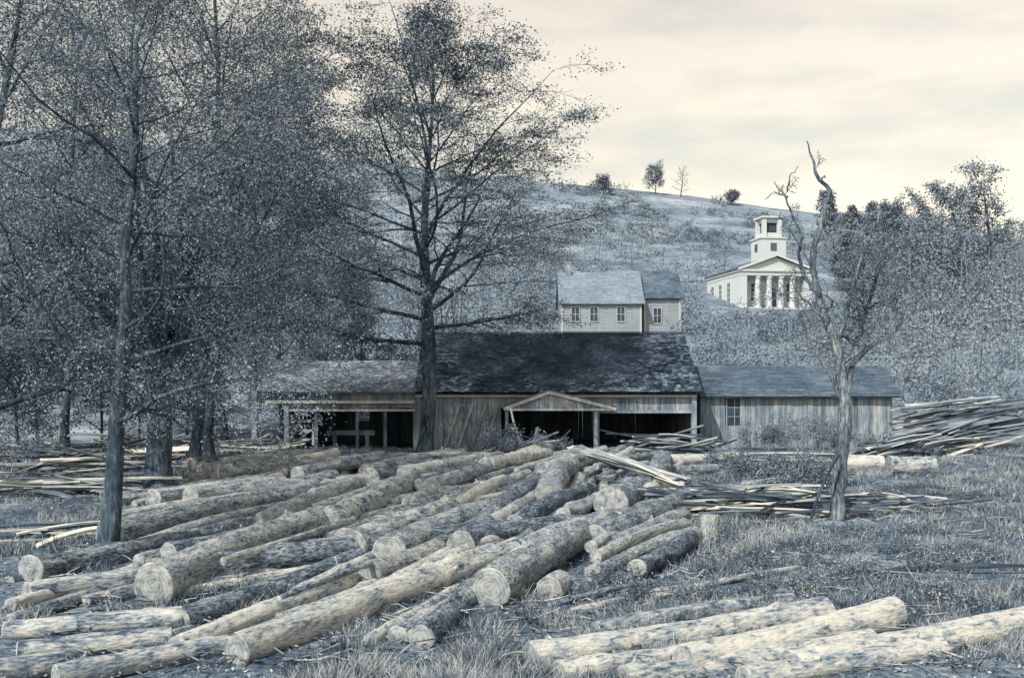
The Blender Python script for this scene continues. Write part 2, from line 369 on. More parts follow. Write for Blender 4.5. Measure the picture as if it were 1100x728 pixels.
# twisted half-dead tree
def twisted():
    D = 20.6; R = random.Random(5); mb = MB(); tips = []
    B = Vector((bx(898,D), D, 0))
    def line(pts, side=0, f=.6):
        out = []; rr = []
        for i,(b,e,w) in enumerate(pts):
            out.append(Vector((bx(b,D)-B.x, side*i*.22+R.uniform(-.04,.04), hz_(e,D)))); rr.append(w*f*D/F)
        o2 = []; r2 = []
        for i in range(len(out)-1):
            for k in range(4):
                t = k/4; p = out[i].lerp(out[i+1], t)
                j = .025 if k else .01
                o2.append(p+Vector((R.uniform(-j,j),R.uniform(-j,j),R.uniform(-j,j)))); r2.append((rr[i]*(1-t)+rr[i+1]*t)*R.uniform(.88,1.12))
        o2.append(out[-1]); r2.append(rr[-1])
        mb.tube(o2, r2, 10); return o2, r2
    T = line([(898,571,17),(899,556,13.5),(902,520,12.5),(906,470,11.5),(908,430,11),(904,400,9.5),(897,372,8.5),(888,345,7.5),(880,318,6.5),(873,290,6),(874,265,5.5),(881,243,5),(886,222,4.2),(892,205,3.6),(878,190,3),(874,172,2),(866,152,1)])
    a = line([(908,425,6),(918,390,5.5),(929,355,4.5),(936,330,3.6),(948,300,2.6),(955,275,1.8),(968,250,.9)], .5)
    b = line([(897,372,5),(906,345,4.5),(912,310,3.6),(920,280,2.8),(928,255,1.8),(940,228,.9)], -.4)
    c = line([(880,318,4.5),(866,298,3.8),(859,276,3),(865,254,2.6),(853,228,2.2),(846,206,1.6),(835,192,.8)], .2)
    d = line([(908,440,4),(893,405,3),(878,385,2.4),(864,360,1.6),(856,335,.8)], -.3)
    line([(846,206,1.6),(848,190,1.2),(858,178,.7)], .1)
    line([(846,212,1.6),(832,206,1.2),(822,214,.7)], .1)
    f2 = line([(918,390,3),(938,372,2.2),(958,362,1.4),(975,342,.7)], .3)
    g2 = line([(888,345,3),(872,330,2.2),(858,318,1.4),(846,300,.7)], -.3)
    h2 = line([(929,355,3),(950,335,2.2),(966,315,1.4),(978,290,.7)], .2)
    P = base_P(seg=[1,7,5,3], kids=[0,7,4], start=[0,.2,.1], wob=[0,.24,.3,.35], up=[0,.03,.0,.0], rmin=.0048, ratio=[0,.5,.5], ang=[None,lambda t:.8,lambda t:.9], flat=1)
    for (pp, rr), cnt, leafy in ((T,8,.3),(a,17,1),(b,14,1),(c,5,.1),(d,6,.8),(f2,11,1),(g2,4,.5),(h2,11,1)):
        n = len(pp)
        for k in range(cnt):
            i = int(n*(.3+.65*(k+R.random())/cnt)); i = min(i, n-1)
            dv = Vector((R.uniform(-.8,1.1), R.uniform(-1,1), R.uniform(-.1,.9)))
            tp = []
            LL = R.uniform(.5,1.4) if pp[i].z < 5.2 else R.uniform(.12,.4)
            grow(R, mb, tp, pp[i], dv, LL, max(rr[i]*.35,.010), 1, P)
            if pp[i].z < 5.0: tips.extend([q for q in tp if R.random() < leafy*.6])
    E = empty('tree', B)
    mb.build('trunk', M_snag, E, smooth=True)
    V, t = leafcloud([tuple(p) for p in tips], 2, (.1,.1,.07), .022, 9)
    quads('crown', V, t, M_far, E)
    tag(E, 'gnarled half dead tree with twisted bare top', 'tree')
twisted()

# woodland masses and scrub on the slope
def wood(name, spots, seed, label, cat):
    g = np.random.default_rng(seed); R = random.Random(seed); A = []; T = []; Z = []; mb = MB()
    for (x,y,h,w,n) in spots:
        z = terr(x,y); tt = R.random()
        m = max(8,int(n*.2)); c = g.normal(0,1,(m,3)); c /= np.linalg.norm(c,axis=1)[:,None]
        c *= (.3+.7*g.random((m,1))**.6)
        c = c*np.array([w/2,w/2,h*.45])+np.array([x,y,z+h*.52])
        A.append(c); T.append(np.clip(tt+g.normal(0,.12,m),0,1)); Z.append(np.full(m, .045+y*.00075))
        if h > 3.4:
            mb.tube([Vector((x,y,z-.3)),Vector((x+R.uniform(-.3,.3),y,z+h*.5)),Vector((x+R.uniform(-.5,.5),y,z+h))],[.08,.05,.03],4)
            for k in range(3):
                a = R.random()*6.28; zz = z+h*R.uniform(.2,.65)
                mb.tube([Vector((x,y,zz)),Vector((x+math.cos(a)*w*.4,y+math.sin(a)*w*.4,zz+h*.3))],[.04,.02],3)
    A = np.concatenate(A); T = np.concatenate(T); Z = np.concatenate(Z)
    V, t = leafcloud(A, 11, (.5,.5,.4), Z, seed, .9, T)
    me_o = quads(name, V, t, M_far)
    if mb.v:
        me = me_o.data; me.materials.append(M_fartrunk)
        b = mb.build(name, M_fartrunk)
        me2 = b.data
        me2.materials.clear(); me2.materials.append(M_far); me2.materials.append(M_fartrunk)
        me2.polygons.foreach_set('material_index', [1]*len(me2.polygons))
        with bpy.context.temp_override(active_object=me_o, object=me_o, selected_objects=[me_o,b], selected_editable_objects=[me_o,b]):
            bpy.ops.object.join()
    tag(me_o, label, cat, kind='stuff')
R = random.Random(77)
sp = []
for i in range(420):
    y = 57+R.random()**1.3*185; b = R.uniform(-60,600); x = bx(b,y)
    if b > 560 and y < 120: continue
    h = R.uniform(4,9); sp.append((x,y,h,h*.75,150))
wood('woodland', sp, 3, 'hazy thin woodland covering the slope', 'woodland')
sp = []
for i in range(360):
    y = 55+R.random()*185; b = R.uniform(895,1160); x = bx(b,y)
    if b < 950 and y < 145: continue
    lim = np.interp(b,[895,950,1000,1040,1160],[238,232,225,195,180])
    h = min(R.uniform(3,8), hz_(lim,y)-terr(x,y)+1.5)
    if h < 1.5: continue
    sp.append((x,y,h,h*.9,260))
wood('woodland', sp, 4, 'dense woodland beside the church slope', 'woodland')
sp = []
for i in range(230):
    y = R.uniform(150,205); b = R.uniform(560,780); x = bx(b,y)
    if mn.noise(Vector((x*.08,y*.08,9))) < -.1: continue
    h = R.choice((1,1.5,2.5,4,5.5))*R.uniform(.8,1.2); sp.append((x,y,h,h*.6+1.5,40))
for i in range(420):
    y = R.uniform(190,250); b = R.uniform(560,960); x = bx(b,y)
    if mn.noise(Vector((x*.06,y*.06,4))) < .02: continue
    sp.append((x,y,R.uniform(.4,2.0),R.uniform(1.2,4),20))
for i in range(420):     # brush below the church, kept under its sill
    y = R.uniform(56,136); b = R.uniform(735,960); x = bx(b,y)
    top = hz_(R.uniform(336,356) if b < 885 else R.uniform(280,340),y)-terr(x,y)
    if top > .4: h = min(top, R.uniform(.8,2.8)); sp.append((x,y,h,h*1.2+.7,80))
for i in range(110):
    y = R.uniform(84,155); b = R.uniform(560,752); sp.append((bx(b,y),y,R.uniform(.8,2.8),R.uniform(1.6,3.4),50))
wood('scrub', sp, 5, 'scattered scrub and saplings on the hillside', 'scrub')

# single trees on the skyline and round the church
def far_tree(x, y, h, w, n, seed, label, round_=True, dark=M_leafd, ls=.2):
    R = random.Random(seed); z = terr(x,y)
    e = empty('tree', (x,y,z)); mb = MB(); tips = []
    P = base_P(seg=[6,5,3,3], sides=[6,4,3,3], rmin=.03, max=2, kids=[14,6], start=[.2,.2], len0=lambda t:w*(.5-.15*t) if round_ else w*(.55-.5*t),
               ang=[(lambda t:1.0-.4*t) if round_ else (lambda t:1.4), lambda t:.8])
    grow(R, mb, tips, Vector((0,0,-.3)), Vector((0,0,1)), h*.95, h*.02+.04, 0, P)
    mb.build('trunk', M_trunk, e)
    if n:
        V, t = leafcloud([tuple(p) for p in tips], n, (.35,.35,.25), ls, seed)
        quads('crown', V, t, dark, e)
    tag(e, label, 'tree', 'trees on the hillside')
far_tree(bx(704,246),246,6.5,6,7,1,'rounded tree alone on the hilltop')
far_tree(bx(731,246),246,6.5,5,0,2,'bare leafless tree on the hilltop')
far_tree(bx(786,244),244,3.0,4,6,3,'small bushy tree on the hilltop')
far_tree(bx(647,240),240,3.6,5,6,4,'low bushy tree on the hill shoulder')
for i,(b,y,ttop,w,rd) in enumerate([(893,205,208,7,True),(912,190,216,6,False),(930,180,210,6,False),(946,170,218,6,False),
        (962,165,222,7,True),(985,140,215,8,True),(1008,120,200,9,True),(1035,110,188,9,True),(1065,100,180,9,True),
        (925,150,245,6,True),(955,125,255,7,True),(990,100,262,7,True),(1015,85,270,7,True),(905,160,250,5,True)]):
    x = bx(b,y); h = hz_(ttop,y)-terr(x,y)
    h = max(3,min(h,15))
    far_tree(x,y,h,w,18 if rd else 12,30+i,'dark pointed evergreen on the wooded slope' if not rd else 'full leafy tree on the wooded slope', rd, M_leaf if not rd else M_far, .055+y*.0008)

# ---------------------------------------------------------------- building helpers
def boards(mb, M, w, h, openings=(), bw=.2, R=None, z0=0):
    R = R or random.Random(1); x = 0
    while x < w-.01:
        b = min(bw*R.uniform(.8,1.2), w-x); xm = x+b/2
        top = h(xm) if callable(h) else h
        segs = [(z0+R.uniform(-.02,.02), top)]
        for (a0,a1,c0,c1) in openings:
            if a0 <= xm <= a1:
                ns = []
                for s0,s1 in segs:
                    if c0 > s0: ns.append((s0,min(s1,c0)))
                    if c1 < s1: ns.append((max(s0,c1)+R.uniform(-.03,.03),s1))
                segs = [s for s in ns if s[1]-s[0] > .03]
        off = R.uniform(0,.02)
        for s0,s1 in segs:
            mb.box(x+.006,x+b-.004,-.025-off,0,s0,s1,R.random(),M)
        x += b

def shingles(mb, o, u, v, w, l, sw=.2, sl=.16, R=None, miss=.02, deck=.06):
    R = R or random.Random(2); o = Vector(o); u = Vector(u).normalized(); v = Vector(v).normalized(); n = u.cross(v).normalized()
    if n.z < 0: n = -n
    vs = [o, o+u*w, o+u*w+v*l, o+v*l]
    vs = [p-n*.012 for p in vs]+[p-n*deck for p in vs]
    mb.add(vs, [(0,1,2,3),(7,6,5,4),(0,4,5,1),(1,5,6,2),(2,6,7,3),(3,7,4,0)], .2)
    rows = int(l/sl)
    for r in range(rows):
        x = -R.random()*sw; tr = R.uniform(-.12,.12)
        while x < w:
            b = sw*R.uniform(.6,1.3); x0 = max(x,0); x1 = min(x+b-.008, w)
            if x1 > x0+.02 and R.random() > miss:
                s0 = r*sl+R.uniform(-.03,.015); s1 = min(s0+sl*1.35, l); up = R.uniform(.018,.045)
                p = [o+u*x0+v*s0+n*up, o+u*x1+v*s0+n*up, o+u*x1+v*s1+n*.004, o+u*x0+v*s1+n*.004, o+u*x0+v*s0-n*.005, o+u*x1+v*s0-n*.005]
                mb.add(p, [(0,1,2,3),(4,5,1,0)], min(1,max(0,R.random()*.85+.08+tr)))
            x += b

def window(parent, x0,x1,z0,z1, y, nx=2, nz=2, fr=.05, axis='y', trim=M_trim, sign=-1):
    w = MB(); f = MB()
    def bb(m, a0,a1,d0,d1,c0,c1):
        if axis == 'y': m.box(a0,a1,min(y+sign*d0,y+sign*d1),max(y+sign*d0,y+sign*d1),c0,c1)
        else: m.box(min(y+sign*d0,y+sign*d1),max(y+sign*d0,y+sign*d1),a0,a1,c0,c1)
    bb(w, x0,x1,.0,.02,z0,z1)
    wo = w.build('window', M_glass, parent)
    bb(f,x0-fr,x0,.0,.06,z0-fr,z1+fr); bb(f,x1,x1+fr,.0,.06,z0-fr,z1+fr)
    bb(f,x0,x1,.0,.058,z1,z1+fr*1.3); bb(f,x0,x1,.0,.062,z0-fr*1.2,z0)
    for i in range(1,nx): xx = x0+(x1-x0)*i/nx; bb(f,xx-fr*.3,xx+fr*.3,.021,.04,z0,z1)
    for i in range(1,nz): zz = z0+(z1-z0)*i/nz; bb(f,x0,x1,.021,.043,zz-fr*.3,zz+fr*.3)
    f.build('frame', trim, wo)
    return wo

# ---------------------------------------------------------------- saw mill
def sawmill():
    R = random.Random(8)
    E = empty('saw_mill', (0,42,0))
    def X(b): return bx(b,42)
    x0, x1 = X(446), X(748); xw = X(285)
    mb = MB(); ez = 2.42; rz = 4.98; run = 4.3
    vdir = Vector((0,run,rz-ez)); shl = vdir.length
    shingles(mb,(x0,-.45,ez),(1,0,0),vdir,x1-x0+.15,shl,R=R,miss=.05)
    shingles(mb,(x0,-.45+2*run,ez),(1,0,0),(0,-run,rz-ez),x1-x0+.15,shl,.4,.3,R=R)
    mb.beam((x0,-.45+run,rz+.03),(x1+.15,-.45+run,rz+.03),.16,.05,.6)
    mb.v = [(a,b,c-.10*math.sin(math.pi*min(1,max(0,(a-x0)/(x1-x0))))*min(1,max(0,(c-ez)/(rz-ez)+.35))+.03*mn.noise(Vector((a*.8,b*.8,0)))) for a,b,c in mb.v]
    r = mb.build('roof', M_shdark, E); r['label'] = 'dark mossy shingled main roof'
    mb = MB(); rzw = 3.72; runw = 3.0
    shingles(mb,(xw-.3,-.45,2.40),(1,0,0),(0,runw,rzw-2.4),x0-xw+.28,Vector((runw,rzw-2.4)).length,R=R)
    shingles(mb,(xw-.3,-.45+2*runw,2.40),(1,0,0),(0,-runw,rzw-2.4),x0-xw+.28,Vector((runw,rzw-2.4)).length,.4,.3,R=R)
    r = mb.build('roof', M_shlight, E); r['label'] = 'pale grey shingled wing roof'
    T = Matrix.Translation
    mb = MB(); S = Matrix.Rotation(math.pi/2,4,'Z')
    boards(mb, T((xw+.9,0,0)), x0-xw-.9, 2.36, [(0,X(447)-xw-1.0,-1,1.72)], .17, R)
    mb.build('wall', M_board, E)
    mb = MB()
    boards(mb, T((x0,0.003,0)), x1-x0, 2.30, [(X(541)-x0,X(640)-x0,-1,1.75),(X(643)-x0,X(744)-x0,-1,1.62)], .19, R)
    mb.build('wall', M_board, E)
    for (xx,yy,rn,r0,r1,op) in ((x1,.03,run,ez,rz,[]),(xw+.9,.03,runw,2.4,rzw,[]),(x0,.03,run,ez,rz,[(1,4,-1,2.2)])):
        mb = MB(); boards(mb, T((xx,yy,0))@S, 2*rn-.9, lambda s: r0-.12+(r1-r0)*(1-abs(s-(rn-.45))/rn), op, .2, R)
        mb.build('wall', M_board, E)
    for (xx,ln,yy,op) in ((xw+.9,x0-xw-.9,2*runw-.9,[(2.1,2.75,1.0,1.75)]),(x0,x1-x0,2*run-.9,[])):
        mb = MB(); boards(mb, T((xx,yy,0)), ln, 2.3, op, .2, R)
        w = mb.build('wall', M_boardshade, E); w['label'] = 'rear boarding seen through the openings, interior shade in its colour'
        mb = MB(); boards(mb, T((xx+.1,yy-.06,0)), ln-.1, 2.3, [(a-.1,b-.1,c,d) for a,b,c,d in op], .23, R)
        mb.build('wall', M_boardshade, E)
    def post(a,b,w_=.16,m=M_board,name='post'):
        q = MB(); q.beam(a,b,w_,w_,.6); return q.build(name,m,E)
    post((X(277),-.5,-.1),(X(277),-.5,2.45),.22)
    post((xw+.9,-.06,-.1),(xw+.9,-.06,2.3),.2)
    for b in (340,384,414): post((X(b),-.03,-.1),(X(b),-.03,1.72),.13,M_boardshade)
    post((X(641),-.12,-.1),(X(641),-.12,2.0),.18)
    post((X(745),-.06,-.1),(X(745),-.06,2.2),.2)
    post((xw-.1,-.2,1.98),(x0,-.2,1.98),.12,M_trim,'beam')
    post((xw+.9,-.09,1.64),(x0,-.09,1.64),.09,M_trim,'beam')
    post((x0,-.12,2.22),(x1,-.12,2.22),.1,M_trim,'beam')
    post((X(643),-.09,1.58),(X(744),-.09,1.58),.12,M_board,'beam')
    for b in (478,492,506,520): post((X(b),-.11,.1),(X(b+16),-.11,1.9),.10,M_board,'brace')
    q = MB()
    for (a,b,c,d) in ((308,452,336,452),(308,462,336,462),(308,472,330,472),(312,445,312,476),(334,448,334,478)):
        q.beam((X(a),.5,hz_(b,42.5)),(X(c),.5,hz_(d,42.5)),.09,.09,.9)
    q.build('saw_frame', M_trim, E)
    q = MB()
    q.box(X(345),X(398),1.2,1.5,.55,.75,.4); q.box(X(352),X(356),1.2,1.4,0,.55,.4); q.box(X(388),X(392),1.2,1.4,0,.55,.4)
    q.build('saw_bench', M_board, E)
    gy = -1.5
    gx0, gx1, ga = bx(541,40.5), bx(662,40.5), bx(590,40.5)
    z_e = hz_(438,40.5); z_a = hz_(420,40.5)
    q = MB()
    for (xa,xb) in ((gx0,ga),(gx1,ga)):
        d = Vector((xb-xa,0,z_a-z_e)); n = Vector((-d.z,0,d.x)).normalized(); n = n if n.z > 0 else -n
        a = Vector((xa,gy,z_e)); b = Vector((xb,gy,z_a))
        q.add([a,b,b+Vector((0,1.8,0)),a+Vector((0,1.8,0)),a+n*.07,b+n*.07,b+n*.07+Vector((0,1.8,0)),a+n*.07+Vector((0,1.8,0))],
              [(0,3,2,1),(4,5,6,7),(0,1,5,4),(1,2,6,5),(2,3,7,6),(3,0,4,7)],.5)
    q.build('porch_roof', M_shmid, E)
    q = MB()
    q.beam((gx0,gy-.03,z_e-.05),(ga,gy-.03,z_a-.05),.05,.12); q.beam((gx1,gy-.034,z_e-.05),(ga,gy-.034,z_a-.05),.05,.12)
    q.beam((gx0+.1,gy+.02,z_e-.06),(gx1-.1,gy+.02,z_e-.06),.08,.1)
    q.build('beam', M_trim, E)
    q = MB(); boards(q, T((gx0+.15,gy+.07,0)), gx1-gx0-.3, lambda s: z_e+(z_a-z_e)*(s/(ga-gx0) if s < ga-gx0 else max(0,(gx1-gx0-s)/(gx1-ga)))-.02, [], .18, R, z0=z_e)
    q.build('wall', M_board, E)
    post((gx0+.12,gy+.1,-.1),(gx0+.12,gy+.1,z_e-.06),.13)
    post((bx(640,40.5),gy+.1,-.1),(bx(640,40.5),gy+.1,z_e-.06),.15)
    tag(E,'long weathered board saw mill with sagging shingle roof','mill')
sawmill()

def shed():
    R = random.Random(9); Y = 43.4; E = empty('shed', (0,Y,0)); T = Matrix.Translation
    x0 = bx(752,Y); x1 = bx(958,Y)
    mb = MB(); ov = .35; run = 2.6; ez = hz_(425,Y)-.02; rz = hz_(393,Y+2.2)
    shingles(mb,(x0-.05,-ov,ez),(1,0,0),(0,run,rz-ez),x1-x0+.45,Vector((run,rz-ez)).length,.5,.22,R=R,miss=0)
    shingles(mb,(x0-.05,-ov+2*run,ez),(1,0,0),(0,-run,rz-ez),x1-x0+.45,Vector((run,rz-ez)).length,.5,.4,R=R,miss=0)
    mb.build('roof', M_shmid, E)
    mb = MB(); wx0 = bx(781,Y); wx1 = bx(797,Y)
    boards(mb,T((x0,0,0)),x1-x0,ez+.02,[(wx0-x0,wx1-x0,hz_(457,Y),hz_(427,Y))],.2,R)
    mb.build('wall', M_board, E)
    S = Matrix.Rotation(math.pi/2,4,'Z')
    for xx in (x1,x0+.03):
        mb = MB(); boards(mb,T((xx,.03,0))@S,2*run-.7,lambda s: ez+(rz-ez)*(1-abs(s-(run-.35))/run)-.03,[],.2,R); mb.build('wall', M_board, E)
    mb = MB(); boards(mb,T((x0,2*run-.7,0)),x1-x0,ez,[],.2,R); mb.build('wall', M_board, E)
    q = MB(); q.beam((x0,-.09,ez+.02),(x1,-.09,ez+.02),.08,.1); q.build('beam',M_trim,E)
    window(E,wx0,wx1,hz_(457,Y),hz_(428,Y),.02,2,3,.05,trim=M_clap)
    tag(E,'low grey board shed with single paned window','shed')
shed()

# ---------------------------------------------------------------- dwelling on the rise
def house(Y, bL, bR, bRoofL, eE, eR, roofmat, wins, we, label, chim=False):
    zb = 5.2; E = empty('house',(0,Y,zb)); R = random.Random(4); run = 3.2
    X = lambda b: bx(b,Y)
    x0,x1 = X(bL),X(bR); ez = hz_(eE,Y)-zb; rz = hz_(eR,Y+3)-zb
    m = MB(); m.box(x0,x1,0,2*run-.5,0,ez-.05)
    for i in range(26):
        z = .2*i
        if z+.2 < ez: m.box(x0-.02,x1+.02,-.02,.0,z+.01,z+.05,.2)
    for xx in (x0,x1-.15):
        m.add([(xx,0,ez-.05),(xx,2*run-.5,ez-.05),(xx,run-.25,rz-.1),(xx+.15,0,ez-.05),(xx+.15,2*run-.5,ez-.05),(xx+.15,run-.25,rz-.1)],[(0,2,1),(3,4,5),(0,3,5,2),(1,2,5,4)])
    m.build('wall', M_clap, E)
    m = MB(); q = X(bRoofL)
    for yy,ss in ((-.3,1),(2*run-.3,-1)):
        shingles(m,(q,yy,ez-.12),(1,0,0),(0,ss*run,rz-ez+.12),x1-q+.25,math.hypot(run,rz-ez+.12),.4,.28,R=R,miss=0)
    m.build('roof', roofmat, E)
    for a,b in ((x0-.03,x0+.14),(x1-.14,x1+.03)):
        m = MB(); m.box(a,b,-.045,.0,0,ez-.06); m.build('corner_board', M_trim, E)
    for b in wins:
        window(E,X(b-4),X(b+4),hz_(we[1],Y)-zb,hz_(we[0],Y)-zb,-.02,2,2,.06,trim=M_trim)
    if chim:
        m = MB(); m.box(x0+.4,x0+.9,run-.7,run-.2,rz-.3,rz+.7); m.box(x0+.35,x0+.95,run-.75,run-.15,rz+.7,rz+.8); m.build('chimney',M_board,E)
    tag(E,label,'house')
house(80,603,689,600,325,293,M_shhouse,(618,638,667),(330,345),'grey clapboard farmhouse with shingled gable roof',True)
house(81,692,731,691.5,319,291,M_shmid,(706,),(331,347),'narrow clapboard house adjoining the larger farmhouse')

# ---------------------------------------------------------------- church
def church():
    D = 140; E = empty('church',(bx(834,D),D,12.7),math.radians(9))
    W = 10.4; L = 13; e = 5.3; a = 7.4; h = W/2; pr = 1.5
    m = MB(); m.box(-h,h,pr,L,0,e)
    m.box(-h,-h+1.0,.02,pr,0,4.6); m.box(h-1.0,h,.02,pr,0,4.6)
    m.box(-h-.05,h+.05,-.05,L+.05,4.6,e-.15)
    m.box(-h-.25,h+.25,-.25,L+.2,e-.15,e+.1)
    m.prism([(-h,e+.1),(h,e+.1),(0,a-.25)],.15,L-.1)
    m.box(-h-.1,h+.1,-.4,L,-1.6,.25)
    m.build('wall', M_white, E)
    m = MB()
    for s in (-1,1):
        p0 = Vector((s*(h+.35),-.3,e+.08)); p1 = Vector((0,-.3,a)); n = Vector((s*.4,0,1)).normalized()*.14; y = Vector((0,L+.5,0))
        m.add([p0,p1,p1+y,p0+y,p0+n,p1+n,p1+y+n,p0+y+n],[(0,3,2,1),(4,5,6,7),(0,1,5,4),(1,2,6,5),(2,3,7,6),(3,0,4,7)])
    m.build('roof', M_shmid, E)
    m = MB()
    for s in (-1,1):
        m.beam((s*(h+.35),-.33,e+.12),(0,-.33,a+.02),.1,.3)
    m.build('gable_trim', M_white, E)
    for x in (-2.5,-.85,.85,2.5):
        m = MB(); m.tube([Vector((x,.45,z)) for z in (.25,.4,.41,2.5,4.25,4.26,4.6)],[.48,.48,.40,.38,.34,.46,.46],14,cap=True)
        m.build('column', M_white, E, smooth=False)
    m = MB(); m.box(-.6,.6,pr-.07,pr,.25,3.0); m.build('door', M_shmid, E)
    for x in (-2.6,2.6): window(E,x-.45,x+.45,1.2,3.6,pr-.02,2,4,.12,trim=M_white)
    for y in (4.2,7.4,10.6): window(E,y-.5,y+.5,1.2,3.9,-h,2,4,.12,axis='x',trim=M_white)
    m = MB(); m.box(-1.8,1.8,.9,4.5,6.0,9.8); m.box(-1.95,1.95,.75,4.65,9.8,10.0)
    for sx in (-1,1):
        for sy in (-1,1): m.box(sx*1.1-.27,sx*1.1+.27,2.7+sy*1.1-.27,2.7+sy*1.1+.27,10.0,12.7)
    m.box(-1.12,1.12,1.58,3.82,10.0,10.7); m.box(-1.12,1.12,1.58,3.82,12.1,12.7)
    m.box(-1.55,1.55,1.15,4.25,12.7,12.95)
    m.build('belfry', M_white, E)
    m = MB(); m.box(-.85,.85,1.85,3.55,10.7,12.1); m.build('louver', M_glass, E)
    m = MB(); m.box(-.45,.45,.87,.9,8.1,9.2); m.build('louver', M_shmid, E)
    m = MB(); m.box(-1.83,-1.8,2.2,3.2,8.1,9.2); m.build('louver', M_shmid, E)
    tag(E,'white columned church with square belfry on the hill','church')
church()

# ---------------------------------------------------------------- logs
LOGS = []
def make_log(p1, r1, p2, r2, mat, seed, label, group='felled logs in the yard'):
    R = random.Random(seed); ax = p2-p1; Ln = ax.length; off = seed*3.7
    near = p1.y < 22
    sides = 24 if near else 14
    n = max(5,int(Ln/(.12 if near else .35)))
    rings = []; rough = R.uniform(.7,1.3)
    bend = Vector((R.uniform(-1,1),R.uniform(-1,1)))*Ln*.016
    knots = [(R.random()*Ln, R.random()*6.28, R.uniform(.25,.6)) for _ in range(int(Ln*(1.3 if near else .5)))]
    oval = R.uniform(.92,1.07)
    for i in range(n+1):
        t = i/n; z = t*Ln; r = r1+(r2-r1)*t; c = bend*math.sin(math.pi*t); ring = []
        r *= 1+.07*mn.noise(Vector((off,z*.8,0)))+.12*math.exp(-z/.35)*(1 if r1 > .2 else .3)*rough*.5
        for k in range(sides):
            a = 2*math.pi*k/sides; ca = math.cos(a); sa = math.sin(a)
            q = r*(1+rough*(.11*mn.noise(Vector((ca*1.3,sa*1.3,z*.9+off)))+.07*mn.noise(Vector((ca*3.5,sa*3.5,z*3+off)))))
            if near: q += r*.08*rough*mn.noise(Vector((ca*9,sa*9,z*7+off)))*min(1,z*4,(Ln-z)*4)
            for kz,ka,kh in knots:
                dz = abs(z-kz)
                if dz < .22:
                    da = abs((a-ka+math.pi)%(2*math.pi)-math.pi)*r; s_ = (da*da+dz*dz)/(.008)
                    if s_ < 4: q += r*kh*.6*math.exp(-s_)
            ring.append((c.x+ca*q*oval, c.y+sa*q/oval, z))
        rings.append(ring)
    mb = MB(); mb.v = [v for g in rings for v in g]
    mb.f = [(i*sides+k, i*sides+(k+1)%sides, (i+1)*sides+(k+1)%sides, (i+1)*sides+k) for i in range(n) for k in range(sides)]
    mb.t = [.5]*len(mb.f)
    for kz,ka,kh in knots:
        if R.random() < .35 and r1 > .1:
            rr = r1+(r2-r1)*kz/Ln; d = Vector((math.cos(ka),math.sin(ka),R.uniform(.2,.8))).normalized()
            b0 = Vector((math.cos(ka)*rr*.8,math.sin(ka)*rr*.8,kz))+Vector((bend.x,bend.y,0))*math.sin(math.pi*kz/Ln)
            l_ = R.uniform(.06,.16)
            mb.tube([b0,b0+d*l_],[rr*.2,rr*.14],7,cap=True)
    ob = mb.build('log', mat, smooth=True)
    ob.location = p1; ob.rotation_mode = 'QUATERNION'; ob.rotation_quaternion = ax.to_track_quat('Z','Y')
    for idx, sg in ((0,-1),(n,1)):
        g = rings[idx]
        e = MB(); zb = g[0][2]
        cx = sum(v[0] for v in g)/sides; cy = sum(v[1] for v in g)/sides
        vs = [(v[0],v[1],0) for v in g]+[(cx+(v[0]-cx)*.93,cy+(v[1]-cy)*.93,sg*.012) for v in g]+[(cx,cy,sg*.02)]
        fs = [(k,(k+1)%sides,sides+(k+1)%sides,sides+k) for k in range(sides)]+[(sides+k,sides+(k+1)%sides,2*sides) for k in range(sides)]
        if sg < 0: fs = [tuple(reversed(f)) for f in fs]
        e.add(vs,fs); ce = e.build('cut_end', M_ring, ob); ce.location = (0,0,zb)
    tag(ob, label, 'log', group)
    LOGS.append((p1.copy(), p2.copy(), max(r1,r2)))
    return ob

def survey_log(b1,e1,d1,b2,e2,d2,lift=0,pale=False,label=None):
    D1 = gd(e1+d1/2,lift); D2 = gd(e2+d2/2,lift)
    r1 = d1/2*D1/F; r2 = d2/2*D2/F
    p1 = Vector((bx(b1,D1),D1,lift+r1-.03)); p2 = Vector((bx(b2,D2),D2,lift+r2-.03))
    lab = label or ('pale peeled log lying on the yard' if pale else 'rough barked log lying in the pile')
    make_log(p1,r1,p2,r2,M_barkl if pale else M_bark,len(LOGS)+1,lab)

